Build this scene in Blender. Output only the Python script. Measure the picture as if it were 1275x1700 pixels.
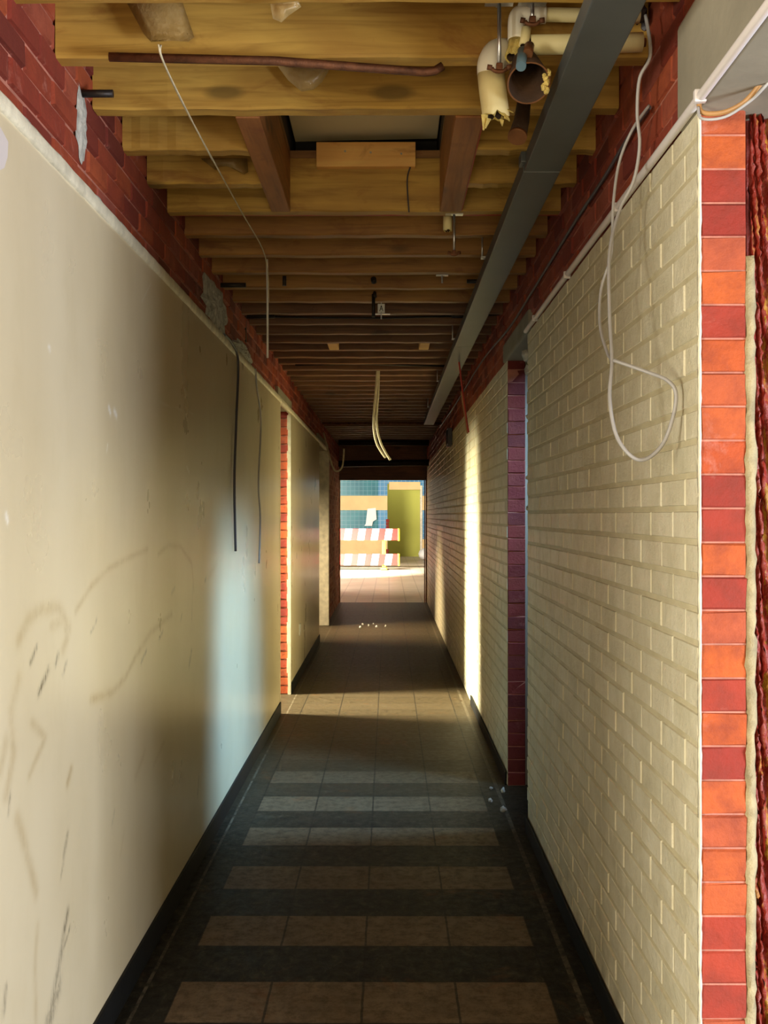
import bpy, bmesh, math, random
from mathutils import Vector, Matrix
random.seed(7)
S = bpy.context.scene
COL = S.collection
for o in list(bpy.data.objects):
    bpy.data.objects.remove(o)
R = math.radians

# ------------------------------------------------------------------ camera
EYE = 1.55
F = 1824.0            # focal length in pixels of the 1275x1700 frame
cam_d = bpy.data.cameras.new('camera')
cam_d.sensor_width = 36.0
cam_d.lens = 36.0 * F / 1700.0
cam_d.clip_start = 0.05
cam_d.clip_end = 200
cam = bpy.data.objects.new('camera', cam_d)
COL.objects.link(cam)
cam.location = (0, 0, EYE)
cam.rotation_euler = (R(90 + 0.157), 0, R(0.2356))
S.camera = cam

# ------------------------------------------------------------------ colour, world, lights
S.view_settings.view_transform = 'Standard'
S.view_settings.look = 'None'
S.view_settings.exposure = 0.0
S.view_settings.gamma = 1.0
S.view_settings.use_curve_mapping = False

w = bpy.data.worlds.new('world')
S.world = w
w.use_nodes = True
w.node_tree.nodes['Background'].inputs[0].default_value = (0.55, 0.7, 1.0, 1)
w.node_tree.nodes['Background'].inputs[1].default_value = 0.05


def area(name, loc, aim, sx, sy, power, color, spread=180):
    d = bpy.data.lights.new(name, 'AREA')
    d.shape = 'RECTANGLE'
    d.size, d.size_y = sx, sy
    d.energy = power
    d.color = color
    d.spread = R(spread)
    o = bpy.data.objects.new(name, d)
    COL.objects.link(o)
    o.location = loc
    v = Vector(aim) - Vector(loc)
    o.rotation_euler = v.to_track_quat('-Z', 'Y').to_euler()
    return o


# unseen area light added behind the camera to light the near corridor
area('behind_camera_fill', (-0.05, -1.0, 1.6), (-0.05, 8, 1.9), 1.3, 1.9, 50, (1.0, 0.82, 0.50))
# window of the room right of the near doorway, shines on the left wall
area('near_right_window', (3.4, 0.3, 1.0), (-0.85, 2.9, 0.3), 1.4, 1.2, 290, (0.84, 0.90, 1.0))
# unseen light added behind the camera, rakes the right wall through a left-wall gap
area('near_left_fill', (-3.2, -1.3, 1.2), (0.68, 2.6, 0.9), 1.2, 1.4, 340, (1.0, 0.96, 0.82))
# window of the room behind the middle doorway on the right
area('middle_right_window', (1.65, 5.5, 2.92), (-0.85, 6.15, 0.45), 0.45, 0.35, 46, (0.36, 0.66, 1.0), 55)
# window behind the first doorway on the left
area('middle_left_window', (-3.7, 9.1, 2.4), (0.5, 9.05, 0.1), 0.9, 1.3, 215, (1.0, 0.94, 0.66), 55)
# window behind the second doorway on the left
area('far_left_window', (-2.6, 14.3, 2.75), (-0.1, 14.7, 0.0), 0.7, 0.5, 42, (1.0, 0.80, 0.50), 50)
# far hall: unseen light added near its front left corner and a patch of sun on the floor
area('hall_fill', (-6.4, 22.5, 2.0), (0, 33, 1.0), 5, 2.8, 2400, (1.0, 0.97, 0.9), 130)
area('hall_sun_window', (-3.2, 25.5, 3.8), (-1.4, 29.6, 0.0), 1.0, 1.0, 1500, (1.0, 0.97, 0.9), 48)
area('green_wall_fill', (0.8, 39.6, 3.5), (0.5, 41.0, 1.0), 2.0, 0.6, 40, (1.0, 0.97, 0.9))  # unseen light added to brighten the green wall

# ------------------------------------------------------------------ node helpers


class NT:
    def __init__(self, name):
        self.m = bpy.data.materials.new(name)
        self.m.use_nodes = True
        self.t = self.m.node_tree
        self.b = self.t.nodes['Principled BSDF']
        self.x = 0
        tc = self.t.nodes.new('ShaderNodeTexCoord')
        self.co = tc.outputs['Object']

    def n(self, kind, **ins):
        nd = self.t.nodes.new(kind)
        for k, v in ins.items():
            if k.startswith('_'):
                setattr(nd, k[1:], v)
            else:
                key = int(k[1:]) if k[0] == 'i' and k[1:].isdigit() else k.replace('__', ' ')
                self.put(nd.inputs[key], v)
        return nd

    def put(self, sock, v):
        if isinstance(v, bpy.types.NodeSocket):
            self.t.links.new(v, sock)
        elif isinstance(v, (tuple, list)) and sock.type == 'RGBA' and len(v) == 3:
            sock.default_value = (*v, 1)
        else:
            sock.default_value = v

    def math(self, op, a, b=0.0, c=None, clamp=False):
        nd = self.n('ShaderNodeMath', _operation=op, i0=a, i1=b)
        if c is not None:
            self.put(nd.inputs[2], c)
        nd.use_clamp = clamp
        return nd.outputs[0]

    def noise(self, scale=5, detail=4, rough=0.55, stretch=None, dist=0.0, off=(0, 0, 0)):
        v = self.co
        if stretch:
            v = self.n('ShaderNodeMapping', Vector=v, Scale=stretch, Location=off).outputs[0]
        return self.n('ShaderNodeTexNoise', Vector=v, Scale=scale, Detail=detail, Roughness=rough, Distortion=dist).outputs['Fac']

    def ramp(self, f, stops):
        r = self.n('ShaderNodeValToRGB', Fac=f)
        e = r.color_ramp.elements
        while len(e) < len(stops):
            e.new(0.5)
        for el, (p, c) in zip(e, stops):
            el.position = p
            el.color = (*c, 1) if isinstance(c, (tuple, list)) else (c, c, c, 1)
        return r.outputs[0]

    def mix(self, f, a, b, mode='MIX'):
        nd = self.t.nodes.new('ShaderNodeMix')
        nd.data_type = 'RGBA'
        nd.blend_type = mode
        self.put(nd.inputs[0], f)
        self.put(nd.inputs[6], a)
        self.put(nd.inputs[7], b)
        return nd.outputs[2]

    def attr(self, name):
        return self.n('ShaderNodeAttribute', _attribute_name=name).outputs['Fac']

    def bump(self, h, strength=0.3, dist=0.01):
        o = self.n('ShaderNodeBump', Height=h, Strength=strength, Distance=dist).outputs[0]
        self.put(self.b.inputs['Normal'], o)

    def set(self, **k):
        for a, v in k.items():
            self.put(self.b.inputs[a.replace('_', ' ')], v)
        return self


def simple(name, c, rough=0.6, metal=0.0, vary=0.25, scale=8, bump=0.15, spec=0.5):
    t = NT(name)
    nz = t.noise(scale, 5)
    lo = tuple(x * (1 - vary) for x in c)
    hi = tuple(min(1, x * (1 + vary * 0.6)) for x in c)
    t.set(Base_Color=t.ramp(nz, [(0.3, lo), (0.7, hi)]), Roughness=rough, Metallic=metal)
    t.b.inputs['Specular IOR Level'].default_value = spec
    if bump:
        t.bump(t.noise(scale * 8, 4), bump, 0.004)
    return t.m


M = {}


def mat_wood(name, base, dark, axis='x', red=0.0, scale=1.0):
    t = NT(name)
    st = {'x': (0.5, 9, 9), 'y': (9, 0.5, 9)}[axis]
    g = t.noise(4 * scale, 6, 0.6, st, 0.8)
    g2 = t.noise(1.6, 3, 0.5, {'x': (1.1, 3, 2.2), 'y': (3, 1.1, 2.2)}[axis], 1.2)
    c = t.ramp(g, [(0.28, dark), (0.5, base), (0.75, tuple(min(1, x * 1.25) for x in base))])
    c = t.mix(t.ramp(g2, [(0.35, 0.0), (0.62, 0.55)]), c, tuple(x * y for x, y in zip(base, (0.62, 0.5, 0.42))))
    st2 = t.noise(2.3, 5, 0.65, {'x': (1.6, 2, 3), 'y': (2, 1.6, 3)}[axis], 1.0, (3, 8, 2))
    c = t.mix(t.ramp(st2, [(0.56, 0.0), (0.70, 0.65)]), c, tuple(x * y for x, y in zip(base, (0.48, 0.30, 0.25))))
    vo = t.n('ShaderNodeTexVoronoi', Vector=t.n('ShaderNodeMapping', Vector=t.co, Scale={'x': (2.2, 2.2, 6), 'y': (2.2, 2.2, 6)}[axis]).outputs[0], Scale=1.0)
    knot = t.ramp(vo.outputs['Distance'], [(0.10, 1.0), (0.17, 0.0)])
    c = t.mix(t.math('MULTIPLY', knot, 0.75), c, tuple(x * 0.28 for x in base))
    t.set(Base_Color=c, Roughness=0.55)
    t.bump(g, 0.25, 0.004)
    return t.m


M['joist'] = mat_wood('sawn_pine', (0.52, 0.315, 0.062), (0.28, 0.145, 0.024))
M['joist_mid'] = mat_wood('dimmed_red_pine', (0.36, 0.175, 0.038), (0.18, 0.075, 0.018))  # pine joists farther in, the light's falloff put into their colour
M['dark_joist'] = mat_wood('dimmed_dark_joist', (0.17, 0.075, 0.028), (0.07, 0.026, 0.012))  # dark reddish far timber, the corridor's dimness deepened in its colour
M['trimmer'] = mat_wood('aged_red_pine', (0.36, 0.14, 0.035), (0.17, 0.06, 0.018), 'y')
M['block'] = mat_wood('fresh_cut_pine', (0.95, 0.54, 0.17), (0.78, 0.38, 0.09))
M['deck'] = mat_wood('deck_boards', (0.30, 0.15, 0.05), (0.12, 0.06, 0.02))


def mat_brick(name, stops, mortar=False):
    t = NT(name)
    tone = t.attr('tone')
    c = t.ramp(tone, stops)
    nz = t.noise(14, 5, 0.65)
    c = t.mix(t.ramp(nz, [(0.40, 0.0), (0.68, 0.6)]), c, (0.16, 0.02, 0.008))
    n2 = t.noise(6, 6, 0.7, (1, 1, 1), 0.6, (7, 3, 1))
    c = t.mix(t.ramp(n2, [(0.60, 0.0), (0.74, 0.55)]), c, (0.50, 0.20, 0.15))
    t.set(Base_Color=c, Roughness=0.8)
    t.bump(t.noise(60, 6, 0.7), 0.7, 0.006)
    return t.m


M['brick'] = mat_brick('red_brick', [(0.0, (0.13, 0.014, 0.007)), (0.35, (0.24, 0.028, 0.012)), (0.7, (0.36, 0.065, 0.016)), (1.0, (0.32, 0.075, 0.05))])
M['brick_orange'] = mat_brick('orange_brick', [(0.0, (0.24, 0.016, 0.007)), (0.4, (0.34, 0.034, 0.010)), (0.7, (0.46, 0.085, 0.008)), (1.0, (0.38, 0.070, 0.022))])
M['brick_crimson'] = mat_brick('crimson_brick', [(0.0, (0.09, 0.004, 0.003)), (0.5, (0.13, 0.006, 0.004)), (1.0, (0.17, 0.012, 0.006))])
M['mortar'] = simple('pink_mortar', (0.42, 0.16, 0.11), 0.9, 0, 0.4, 12, 0.6)
M['concrete'] = simple('grey_concrete', (0.25, 0.22, 0.16), 0.85, 0, 0.2, 4, 0.3)
M['rubble'] = simple('grey_plaster_rubble', (0.45, 0.43, 0.38), 0.9, 0, 0.45, 25, 0.8)
M['cream_mortar'] = simple('cream_mortar', (0.36, 0.29, 0.16), 0.9, 0, 0.35, 22, 0.8)

# painted brick of the right wall
t = NT('cream_painted_brick')
nz = t.noise(7, 6, 0.65)
tone = t.attr('tone')
c = t.ramp(nz, [(0.3, (0.60, 0.53, 0.36)), (0.55, (0.72, 0.65, 0.47)), (0.8, (0.80, 0.75, 0.60))])
c = t.mix(t.math('MULTIPLY', tone, 0.22), c, (0.45, 0.42, 0.25))
c = t.mix(t.ramp(t.noise(26, 5, 0.8, (1, 1, 0.35)), [(0.68, 0.0), (0.80, 0.55)]), c, (0.25, 0.21, 0.12))
sep = t.n('ShaderNodeSeparateXYZ', Vector=t.co)
low = t.ramp(sep.outputs[2], [(0.05, 0.55), (0.28, 0.0)])
c = t.mix(t.math('MULTIPLY', low, t.ramp(t.noise(9, 5, 0.7), [(0.42, 0.0), (0.65, 1.0)])), c, (0.20, 0.18, 0.11))
t.set(Base_Color=c, Roughness=t.ramp(t.noise(30, 4), [(0.3, 0.30), (0.7, 0.55)]))
t.bump(t.math('ADD', t.noise(130, 5, 0.75), t.math('MULTIPLY', t.noise(38, 4, 0.6), 1.5)), 0.8, 0.004)
M['paint_brick'] = t.m
t = NT('cream_painted_joint')
c = t.ramp(t.noise(9, 5), [(0.3, (0.47, 0.40, 0.24)), (0.7, (0.58, 0.51, 0.33))])
t.set(Base_Color=c, Roughness=0.6)
t.bump(t.noise(70, 5), 0.5, 0.004)
M['paint_joint'] = t.m

# glossy painted plaster, with dirt attributes painted on the mesh
t = NT('cream_gloss_plaster')
nz = t.noise(1.3, 4, 0.5, (1, 1, 0.6))
c = t.ramp(nz, [(0.3, (0.59, 0.49, 0.31)), (0.7, (0.70, 0.61, 0.43))])
c = t.mix(t.ramp(t.noise(5, 6, 0.7, (1, 1, 0.5)), [(0.5, 0.0), (0.8, 0.22)]), c, (0.45, 0.36, 0.18))
sm = t.attr('smear')
dk = t.attr('scuff')
ch = t.attr('chip')
gr = t.noise(45, 4, 0.7, (1, 1, 0.3))
c = t.mix(t.math('MULTIPLY', t.math('MULTIPLY', sm, t.ramp(gr, [(0.3, 0.5), (0.7, 1.0)])), t.ramp(t.noise(11, 4, 0.7), [(0.30, 0.35), (0.55, 1.0)])), c, (0.33, 0.21, 0.06))
c = t.mix(t.math('MULTIPLY', dk, t.ramp(t.noise(90, 3, 0.7, (1, 1, 0.3)), [(0.4, 0.2), (0.6, 1.0)])), c, (0.06, 0.045, 0.025))
c = t.mix(ch, c, (0.85, 0.82, 0.75))
t.set(Base_Color=c, Roughness=t.ramp(t.noise(3, 4), [(0.3, 0.27), (0.7, 0.31)]))
t.bump(t.noise(9, 2, 0.4), 0.03, 0.004)
M['plaster'] = t.m
M['plaster_edge'] = simple('cream_plaster_edge', (0.72, 0.66, 0.50), 0.6, 0, 0.25, 16, 0.6)
M['base'] = simple('black_vinyl', (0.006, 0.006, 0.006), 0.6, 0, 0.3, 10, 0.1, 0.2)
M['trunking'] = simple('grey_steel_trunking', (0.070, 0.078, 0.078), 0.45, 0.1, 0.12, 5, 0.05)
M['galv'] = simple('galvanised_steel', (0.55, 0.55, 0.56), 0.3, 0.9, 0.2, 30, 0.1)
M['rust'] = simple('rusty_steel', (0.16, 0.06, 0.025), 0.6, 0.5, 0.5, 30, 0.4)
M['darksteel'] = simple('dark_steel', (0.03, 0.022, 0.018), 0.5, 0.5, 0.4, 20, 0.2)
M['insul'] = simple('cream_pipe_insulation', (0.86, 0.74, 0.38), 0.6, 0, 0.12, 6, 0.15)
M['insul_w'] = simple('white_pipe_jacket', (0.88, 0.84, 0.72), 0.45, 0, 0.10, 6, 0.1)
M['foam'] = simple('torn_yellow_foam', (0.72, 0.55, 0.16), 0.9, 0, 0.4, 40, 0.8)
M['darkbrown'] = simple('dark_brown_pipe', (0.05, 0.022, 0.008), 0.8, 0, 0.6, 10, 0.5)  # very dark brown for pipe insides, the funnel and the stub
M['bluepipe'] = simple('blue_grey_pipe', (0.12, 0.20, 0.25), 0.4, 0.2, 0.2, 10, 0.1)
M['copper'] = simple('brown_copper_pipe', (0.28, 0.12, 0.05), 0.45, 0.6, 0.3, 15, 0.1)
M['cable'] = simple('grey_cable', (0.36, 0.34, 0.33), 0.45, 0, 0.15, 10, 0.05)
M['conduit'] = simple('white_plastic_conduit', (0.66, 0.60, 0.58), 0.4, 0, 0.08, 5, 0.05)
M['darkcable'] = simple('dark_cable', (0.06, 0.05, 0.06), 0.5, 0, 0.2, 10, 0.05)
M['ochre'] = simple('ochre_cable', (0.42, 0.22, 0.08), 0.5, 0, 0.2, 10, 0.05)
M['twine'] = simple('pale_twine', (0.60, 0.52, 0.34), 0.6, 0, 0.2, 20, 0.05)
M['redwire'] = simple('red_wire', (0.45, 0.035, 0.02), 0.5, 0, 0.15, 10, 0.05)
M['hatch'] = simple('beige_hatch_panel', (0.86, 0.76, 0.50), 0.5, 0, 0.08, 2, 0.05)
M['void'] = simple('dark_hatch_lining', (0.035, 0.03, 0.028), 0.8, 0, 0.4, 10, 0.3)
M['tag'] = simple('white_tag', (0.75, 0.75, 0.72), 0.5, 0, 0.05, 5, 0)
M['blackmark'] = simple('black_print', (0.02, 0.02, 0.02), 0.6, 0, 0.05, 5, 0)
M['sideplaster'] = simple('side_room_plaster', (0.26, 0.23, 0.17), 0.7, 0, 0.15, 2, 0.2)
M['green'] = simple('olive_green_wall', (0.46, 0.43, 0.06), 0.7, 0, 0.08, 1, 0.1)
M['beige'] = simple('beige_wall_band', (0.78, 0.56, 0.26), 0.7, 0, 0.12, 2, 0.1)
M['white'] = simple('white_paint', (0.85, 0.84, 0.80), 0.5, 0, 0.06, 5, 0.05)
M['redpaint'] = simple('red_orange_band', (0.55, 0.012, 0.004), 0.45, 0, 0.08, 5, 0.05)
M['yellow'] = simple('yellow_plastic', (0.85, 0.70, 0.02), 0.45, 0, 0.05, 5, 0.05)
def render_mat(name, a, b, mid):
    t = NT(name)
    f_ = t.noise(7, 7, 0.7, (3, 3, 0.5), 1.5)
    t.set(Base_Color=t.ramp(f_, [(0.3, a), (mid, a), (mid + 0.06, b), (0.9, tuple(x * .6 for x in b))]), Roughness=0.45)
    t.bump(t.noise(35, 6, 0.7), 0.8, 0.008)
    return t.m


M['red_render'] = render_mat('red_stained_render', (0.22, 0.016, 0.006), (0.36, 0.14, 0.015), 0.60)
M['ochre_render'] = render_mat('red_ochre_streaked_render', (0.24, 0.014, 0.004), (0.40, 0.19, 0.01), 0.52)

t = NT('brown_plastic_film')
t.set(Base_Color=t.ramp(t.noise(12, 5), [(0.3, (0.42, 0.27, 0.09)), (0.7, (0.70, 0.52, 0.24))]), Roughness=0.25, Alpha=0.8)
t.b.inputs['Transmission Weight'].default_value = 0.2
t.bump(t.noise(25, 5), 0.8, 0.01)
M['film'] = t.m


def mat_tiles(name, c1, c2, joint, sx, sz):
    t = NT(name)
    sp = t.n('ShaderNodeSeparateXYZ', Vector=t.co)
    fx = t.math('FRACT', t.math('DIVIDE', sp.outputs[0], sx))
    fz = t.math('FRACT', t.math('DIVIDE', sp.outputs[2], sz))
    j = t.math('MAXIMUM', t.math('LESS_THAN', fx, 0.09), t.math('LESS_THAN', fz, 0.09))
    c = t.ramp(t.noise(1.2, 3), [(0.3, c1), (0.7, c2)])
    c = t.mix(j, c, joint)
    t.set(Base_Color=c, Roughness=0.25)
    return t.m


M['teal'] = mat_tiles('shaded_blue_wall_tiles', (0.01, 0.13, 0.17), (0.015, 0.20, 0.23), (0.12, 0.30, 0.34), 0.15, 0.15)  # blue tiles standing in shade, the shade put into a darker teal
M['blue'] = mat_tiles('blue_wall_tiles', (0.06, 0.22, 0.42), (0.10, 0.30, 0.50), (0.30, 0.45, 0.55), 0.15, 0.15)

# corridor floor: 30 cm tiles, four wide inlay of alternating light and dark rows, dark borders
t = NT('corridor_floor_tiles')
sp = t.n('ShaderNodeSeparateXYZ', Vector=t.co)
X, Y = sp.outputs[0], sp.outputs[1]
u = t.math('DIVIDE', t.math('ADD', X, 0.689), 0.303)
v = t.math('DIVIDE', t.math('ADD', Y, -3.653 + 30.0), 0.30)
inband = t.math('MULTIPLY', t.math('GREATER_THAN', u, 0.0), t.math('LESS_THAN', u, 4.0))
row = t.math('FLOOR', v)
odd = t.math('GREATER_THAN', t.math('ABSOLUTE', t.math('SUBTRACT', t.math('FRACT', t.math('MULTIPLY', row, 0.5)), 0.0)), 0.25)
light = t.math('MULTIPLY', inband, odd)
wob = t.math('MULTIPLY', t.math('SUBTRACT', t.noise(18, 4), 0.5), 0.05)
fu = t.math('FRACT', t.math('ADD', u, t.math('MULTIPLY', wob, 0.4)))
fv = t.math('FRACT', t.math('ADD', v, t.math('MULTIPLY', wob, 0.4)))


def near_edge(f, wd):
    a = t.math('ABSOLUTE', t.math('SUBTRACT', f, 0.5))
    return t.math('GREATER_THAN', a, 0.5 - wd)


joint = t.math('MAXIMUM', near_edge(fu, 0.013), near_edge(fv, 0.013))
n1 = t.noise(5, 6, 0.7)
n2 = t.noise(22, 6, 0.75)
n3 = t.noise(3.2, 5, 0.7, (1, 1, 1), 0.5, (4, 9, 0))
cl = t.ramp(n1, [(0.3, (0.105, 0.068, 0.038)), (0.7, (0.165, 0.114, 0.068))])
cd = t.ramp(t.noise(16, 7, 0.8, (1.6, 0.9, 1), 0.6), [(0.42, (0.008, 0.0075, 0.006)), (0.56, (0.022, 0.019, 0.013)), (0.72, (0.075, 0.060, 0.036))])
c = t.mix(light, cd, cl)
dust_dim = t.math('MULTIPLY', t.ramp(t.math('ADD', t.math('DIVIDE', Y, 12.0), t.math('MULTIPLY', t.math('SUBTRACT', n1, 0.5), 0.10)), [(0.44, 0.0), (0.60, 1.0)]), 0.90)  # dust hiding the rows with distance, plus the far floor's dimness as colour
c = t.mix(dust_dim, c, t.ramp(n2, [(0.3, (0.032, 0.022, 0.011)), (0.7, (0.078, 0.055, 0.029))]))
on_light = t.math('MULTIPLY_ADD', light, 0.8, 0.2)
c = t.mix(t.math('MULTIPLY', on_light, t.ramp(n2, [(0.46, 0.0), (0.66, 0.65)])), c, (0.035, 0.028, 0.018))
c = t.mix(t.math('MULTIPLY', on_light, t.ramp(t.noise(7, 5, 0.75, (2.5, 0.8, 1)), [(0.5, 0.0), (0.72, 0.6)])), c, (0.05, 0.038, 0.024))
c = t.mix(t.ramp(n3, [(0.60, 0.0), (0.72, 0.5)]), c, (0.13, 0.045, 0.012))
c = t.mix(t.ramp(t.noise(4, 6, 0.8, (1.4, 1, 1), 0.8, (2, 5, 0)), [(0.56, 0.0), (0.75, 0.35)]), c, (0.12, 0.095, 0.06))
c = t.mix(t.math('MULTIPLY', joint, 0.75), c, (0.012, 0.010, 0.008))
# worn pale edge line a hand from each wall
ed = t.math('MAXIMUM', t.math('COMPARE', X, -0.795, 0.006), t.math('COMPARE', X, 0.615, 0.010))
c = t.mix(t.math('MULTIPLY', ed, t.ramp(n2, [(0.4, 0.0), (0.6, 0.7)])), c, (0.16, 0.13, 0.09))
t.set(Base_Color=c, Roughness=t.ramp(n2, [(0.3, 0.42), (0.75, 0.7)]))
t.b.inputs['Specular IOR Level'].default_value = 0.12
t.bump(t.math('SUBTRACT', n2, joint), 0.18, 0.004)
M['floor'] = t.m
t = NT('hall_floor_tiles')
sp = t.n('ShaderNodeSeparateXYZ', Vector=t.co)
fx = t.math('FRACT', t.math('DIVIDE', sp.outputs[0], 0.3))
fy = t.math('FRACT', t.math('DIVIDE', sp.outputs[1], 0.6))
j = t.math('MAXIMUM', t.math('LESS_THAN', fx, 0.07), t.math('LESS_THAN', fy, 0.08))
c = t.mix(t.math('MULTIPLY', j, 0.6), t.ramp(t.noise(0.8, 6, 0.7), [(0.3, (0.30, 0.22, 0.14)), (0.7, (0.48, 0.39, 0.29))]), (0.16, 0.11, 0.07))
t.set(Base_Color=c, Roughness=0.45)
M['hallfloor'] = t.m

# ------------------------------------------------------------------ mesh helpers


def new():
    return bmesh.new()


def box(bm, x0, x1, y0, y1, z0, z1, mi=0, bev=0.0, rot=None, jitter=0.0):
    """axis aligned box, optional chamfer"""
    m = Matrix.Translation(((x0 + x1) / 2, (y0 + y1) / 2, (z0 + z1) / 2))
    if rot is not None:
        m = m @ rot
    m = m @ Matrix.Diagonal((x1 - x0, y1 - y0, z1 - z0, 1))
    r = bmesh.ops.create_cube(bm, size=1.0, matrix=m)
    fs = set()
    for vv in r['verts']:
        fs.update(vv.link_faces)
    for f_ in fs:
        f_.material_index = mi
    if bev:
        es = set()
        for vv in r['verts']:
            es.update(vv.link_edges)
        rb = bmesh.ops.bevel(bm, geom=list(es), offset=bev, segments=2, profile=0.6, affect='EDGES')
        for f_ in rb['faces']:
            f_.material_index = mi
    return r


def smooth_pts(pts, n=6):
    P = [Vector(p) for p in pts]
    if len(P) < 3:
        return P
    out = []
    for i in range(len(P) - 1):
        p0 = P[max(i - 1, 0)]
        p1, p2 = P[i], P[i + 1]
        p3 = P[min(i + 2, len(P) - 1)]
        for k in range(n):
            s = k / n
            out.append(0.5 * ((2 * p1) + (-p0 + p2) * s + (2 * p0 - 5 * p1 + 4 * p2 - p3) * s * s + (-p0 + 3 * p1 - 3 * p2 + p3) * s ** 3))
    out.append(P[-1])
    return out


def tube(bm, pts, r, seg=8, smooth=True, mi=0, cap=True, radii=None, wob=0.0):
    P = smooth_pts(pts) if smooth else [Vector(p) for p in pts]
    n = len(P)
    rings = []
    up = Vector((0, 0, 1))
    prev = None
    for i, p in enumerate(P):
        d = (P[min(i + 1, n - 1)] - P[max(i - 1, 0)]).normalized()
        if prev is None:
            a = d.cross(up)
            if a.length < 0.1:
                a = d.cross(Vector((1, 0, 0)))
            a.normalize()
        else:
            a = (prev - d * prev.dot(d)).normalized()
        prev = a
        b = d.cross(a)
        rr = r if radii is None else radii[0] + (radii[1] - radii[0]) * i / (n - 1)
        ring = []
        for k in range(seg):
            th = 2 * math.pi * k / seg
            q = rr * (1 + random.uniform(-wob, wob))
            ring.append(bm.verts.new(p + a * math.cos(th) * q + b * math.sin(th) * q))
        rings.append(ring)
    for i in range(n - 1):
        for k in range(seg):
            f_ = bm.faces.new((rings[i][k], rings[i][(k + 1) % seg], rings[i + 1][(k + 1) % seg], rings[i + 1][k]))
            f_.smooth = True
            f_.material_index = mi
    if cap:
        for ring, rev in ((rings[0], True), (rings[-1], False)):
            f_ = bm.faces.new(list(reversed(ring)) if rev else ring)
            f_.material_index = mi
    return rings


def shell_tube(bm, pts, r, th, seg=20, smooth=False, mo=0, mi_=1, ragged=0.0, radii=None):
    """open ended tube with wall thickness; optional ragged far end"""
    a = tube(bm, pts, r, seg, smooth, mo, False, radii)
    ri = None if radii is None else (radii[0] - th, radii[1] - th)
    b = tube(bm, pts, r - th, seg, smooth, mi_, False, ri)
    for end in (0, -1):
        for k in range(seg):
            k2 = (k + 1) % seg
            f_ = bm.faces.new((a[end][k], a[end][k2], b[end][k2], b[end][k]))
            f_.material_index = mo if not ragged else 2
    if ragged:
        d = (Vector(pts[-1]) - Vector(pts[-2])).normalized()
        for k in range(seg):
            q = random.uniform(-ragged, ragged * 0.5)
            a[-1][k].co += d * q
            b[-1][k].co += d * (q + random.uniform(-0.3, 0.3) * ragged)


def link(name, bm, mats, parent=None, loc=None):
    me = bpy.data.meshes.new(name)
    bmesh.ops.recalc_face_normals(bm, faces=bm.faces[:])
    bm.to_mesh(me)
    bm.free()
    for m_ in (mats if isinstance(mats, (list, tuple)) else [mats]):
        me.materials.append(M[m_] if isinstance(m_, str) else m_)
    o = bpy.data.objects.new(name, me)
    COL.objects.link(o)
    if parent:
        o.parent = parent
        o.matrix_parent_inverse = Matrix.Translation(parent.location).inverted()
    return o


def tag(o, label, cat, group=None, kind=None):
    o['label'] = label
    o['category'] = cat
    if group:
        o['group'] = group
    if kind:
        o['kind'] = kind
    return o


def struct(name, bm, mats, label=None):
    o = link(name, bm, mats)
    o['kind'] = 'structure'
    if label:
        o['label'] = label
        o['category'] = name.split('_')[0]
    return o


def thing(name, label, cat, loc, group=None):
    o = bpy.data.objects.new(name, None)
    o.empty_display_size = 0.05
    COL.objects.link(o)
    o.location = loc
    return tag(o, label, cat, group)


def brick_panel(bm, org, U, V, N, ul, vl, bl=0.22, bh=0.0745, j=0.010, depth=0.006, mb=0, mm=1, jit=0.001, uoff=0.0, ragged=0.0):
    """relief brickwork on a rectangle: single bricks with chamfered edges over a mortar bed"""
    lay = bm.loops.layers.float_color.get('tone') or bm.loops.layers.float_color.new('tone')
    org, U, V, N = Vector(org), Vector(U), Vector(V), Vector(N)
    q = [bm.verts.new(org + U * a + V * b - N * depth) for a, b in ((0, 0), (ul, 0), (ul, vl), (0, vl))]
    f_ = bm.faces.new(q)
    f_.material_index = mm
    for l in f_.loops:
        l[lay] = (0.5, 0.5, 0.5, 1)
    rows = int(math.ceil(vl / bh))
    for r_ in range(rows):
        off = (0.5 * bl if r_ % 2 else 0.0) + uoff
        cols = int(math.ceil(ul / bl)) + 2
        for c_ in range(-1, cols):
            u0 = c_ * bl - off + j / 2
            u1 = u0 + bl - j
            v0 = r_ * bh + j / 2
            v1 = v0 + bh - j
            u0 += random.uniform(-jit, jit)
            u1 += random.uniform(-jit, jit)
            u0, u1 = max(u0, 0), min(u1, ul)
            v0, v1 = max(v0, 0), min(v1, vl)
            if u1 - u0 < 0.015 or v1 - v0 < 0.01:
                continue
            tone_ = random.random()
            h = random.uniform(-jit, jit)
            ch_ = min(0.004, depth * 0.7)
            B = [bm.verts.new(org + U * a + V * b - N * depth) for a, b in ((u0, v0), (u1, v0), (u1, v1), (u0, v1))]
            T = [bm.verts.new(org + U * (a + random.uniform(-ragged, ragged)) + V * (b + random.uniform(-ragged, ragged)) + N * (h + random.uniform(-ragged, ragged)))
                 for a, b in ((u0 + ch_, v0 + ch_), (u1 - ch_, v0 + ch_), (u1 - ch_, v1 - ch_), (u0 + ch_, v1 - ch_))]
            fs = [bm.faces.new(T)]
            for k in range(4):
                fs.append(bm.faces.new((B[k], B[(k + 1) % 4], T[(k + 1) % 4], T[k])))
            for f_ in fs:
                f_.material_index = mb
                for l in f_.loops:
                    l[lay] = (tone_, tone_, tone_, 1)


def tone_all(bm, val=0.5):
    lay = bm.loops.layers.float_color.get('tone') or bm.loops.layers.float_color.new('tone')
    for f_ in bm.faces:
        for l in f_.loops:
            l[lay] = (val, val, val, 1)


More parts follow.
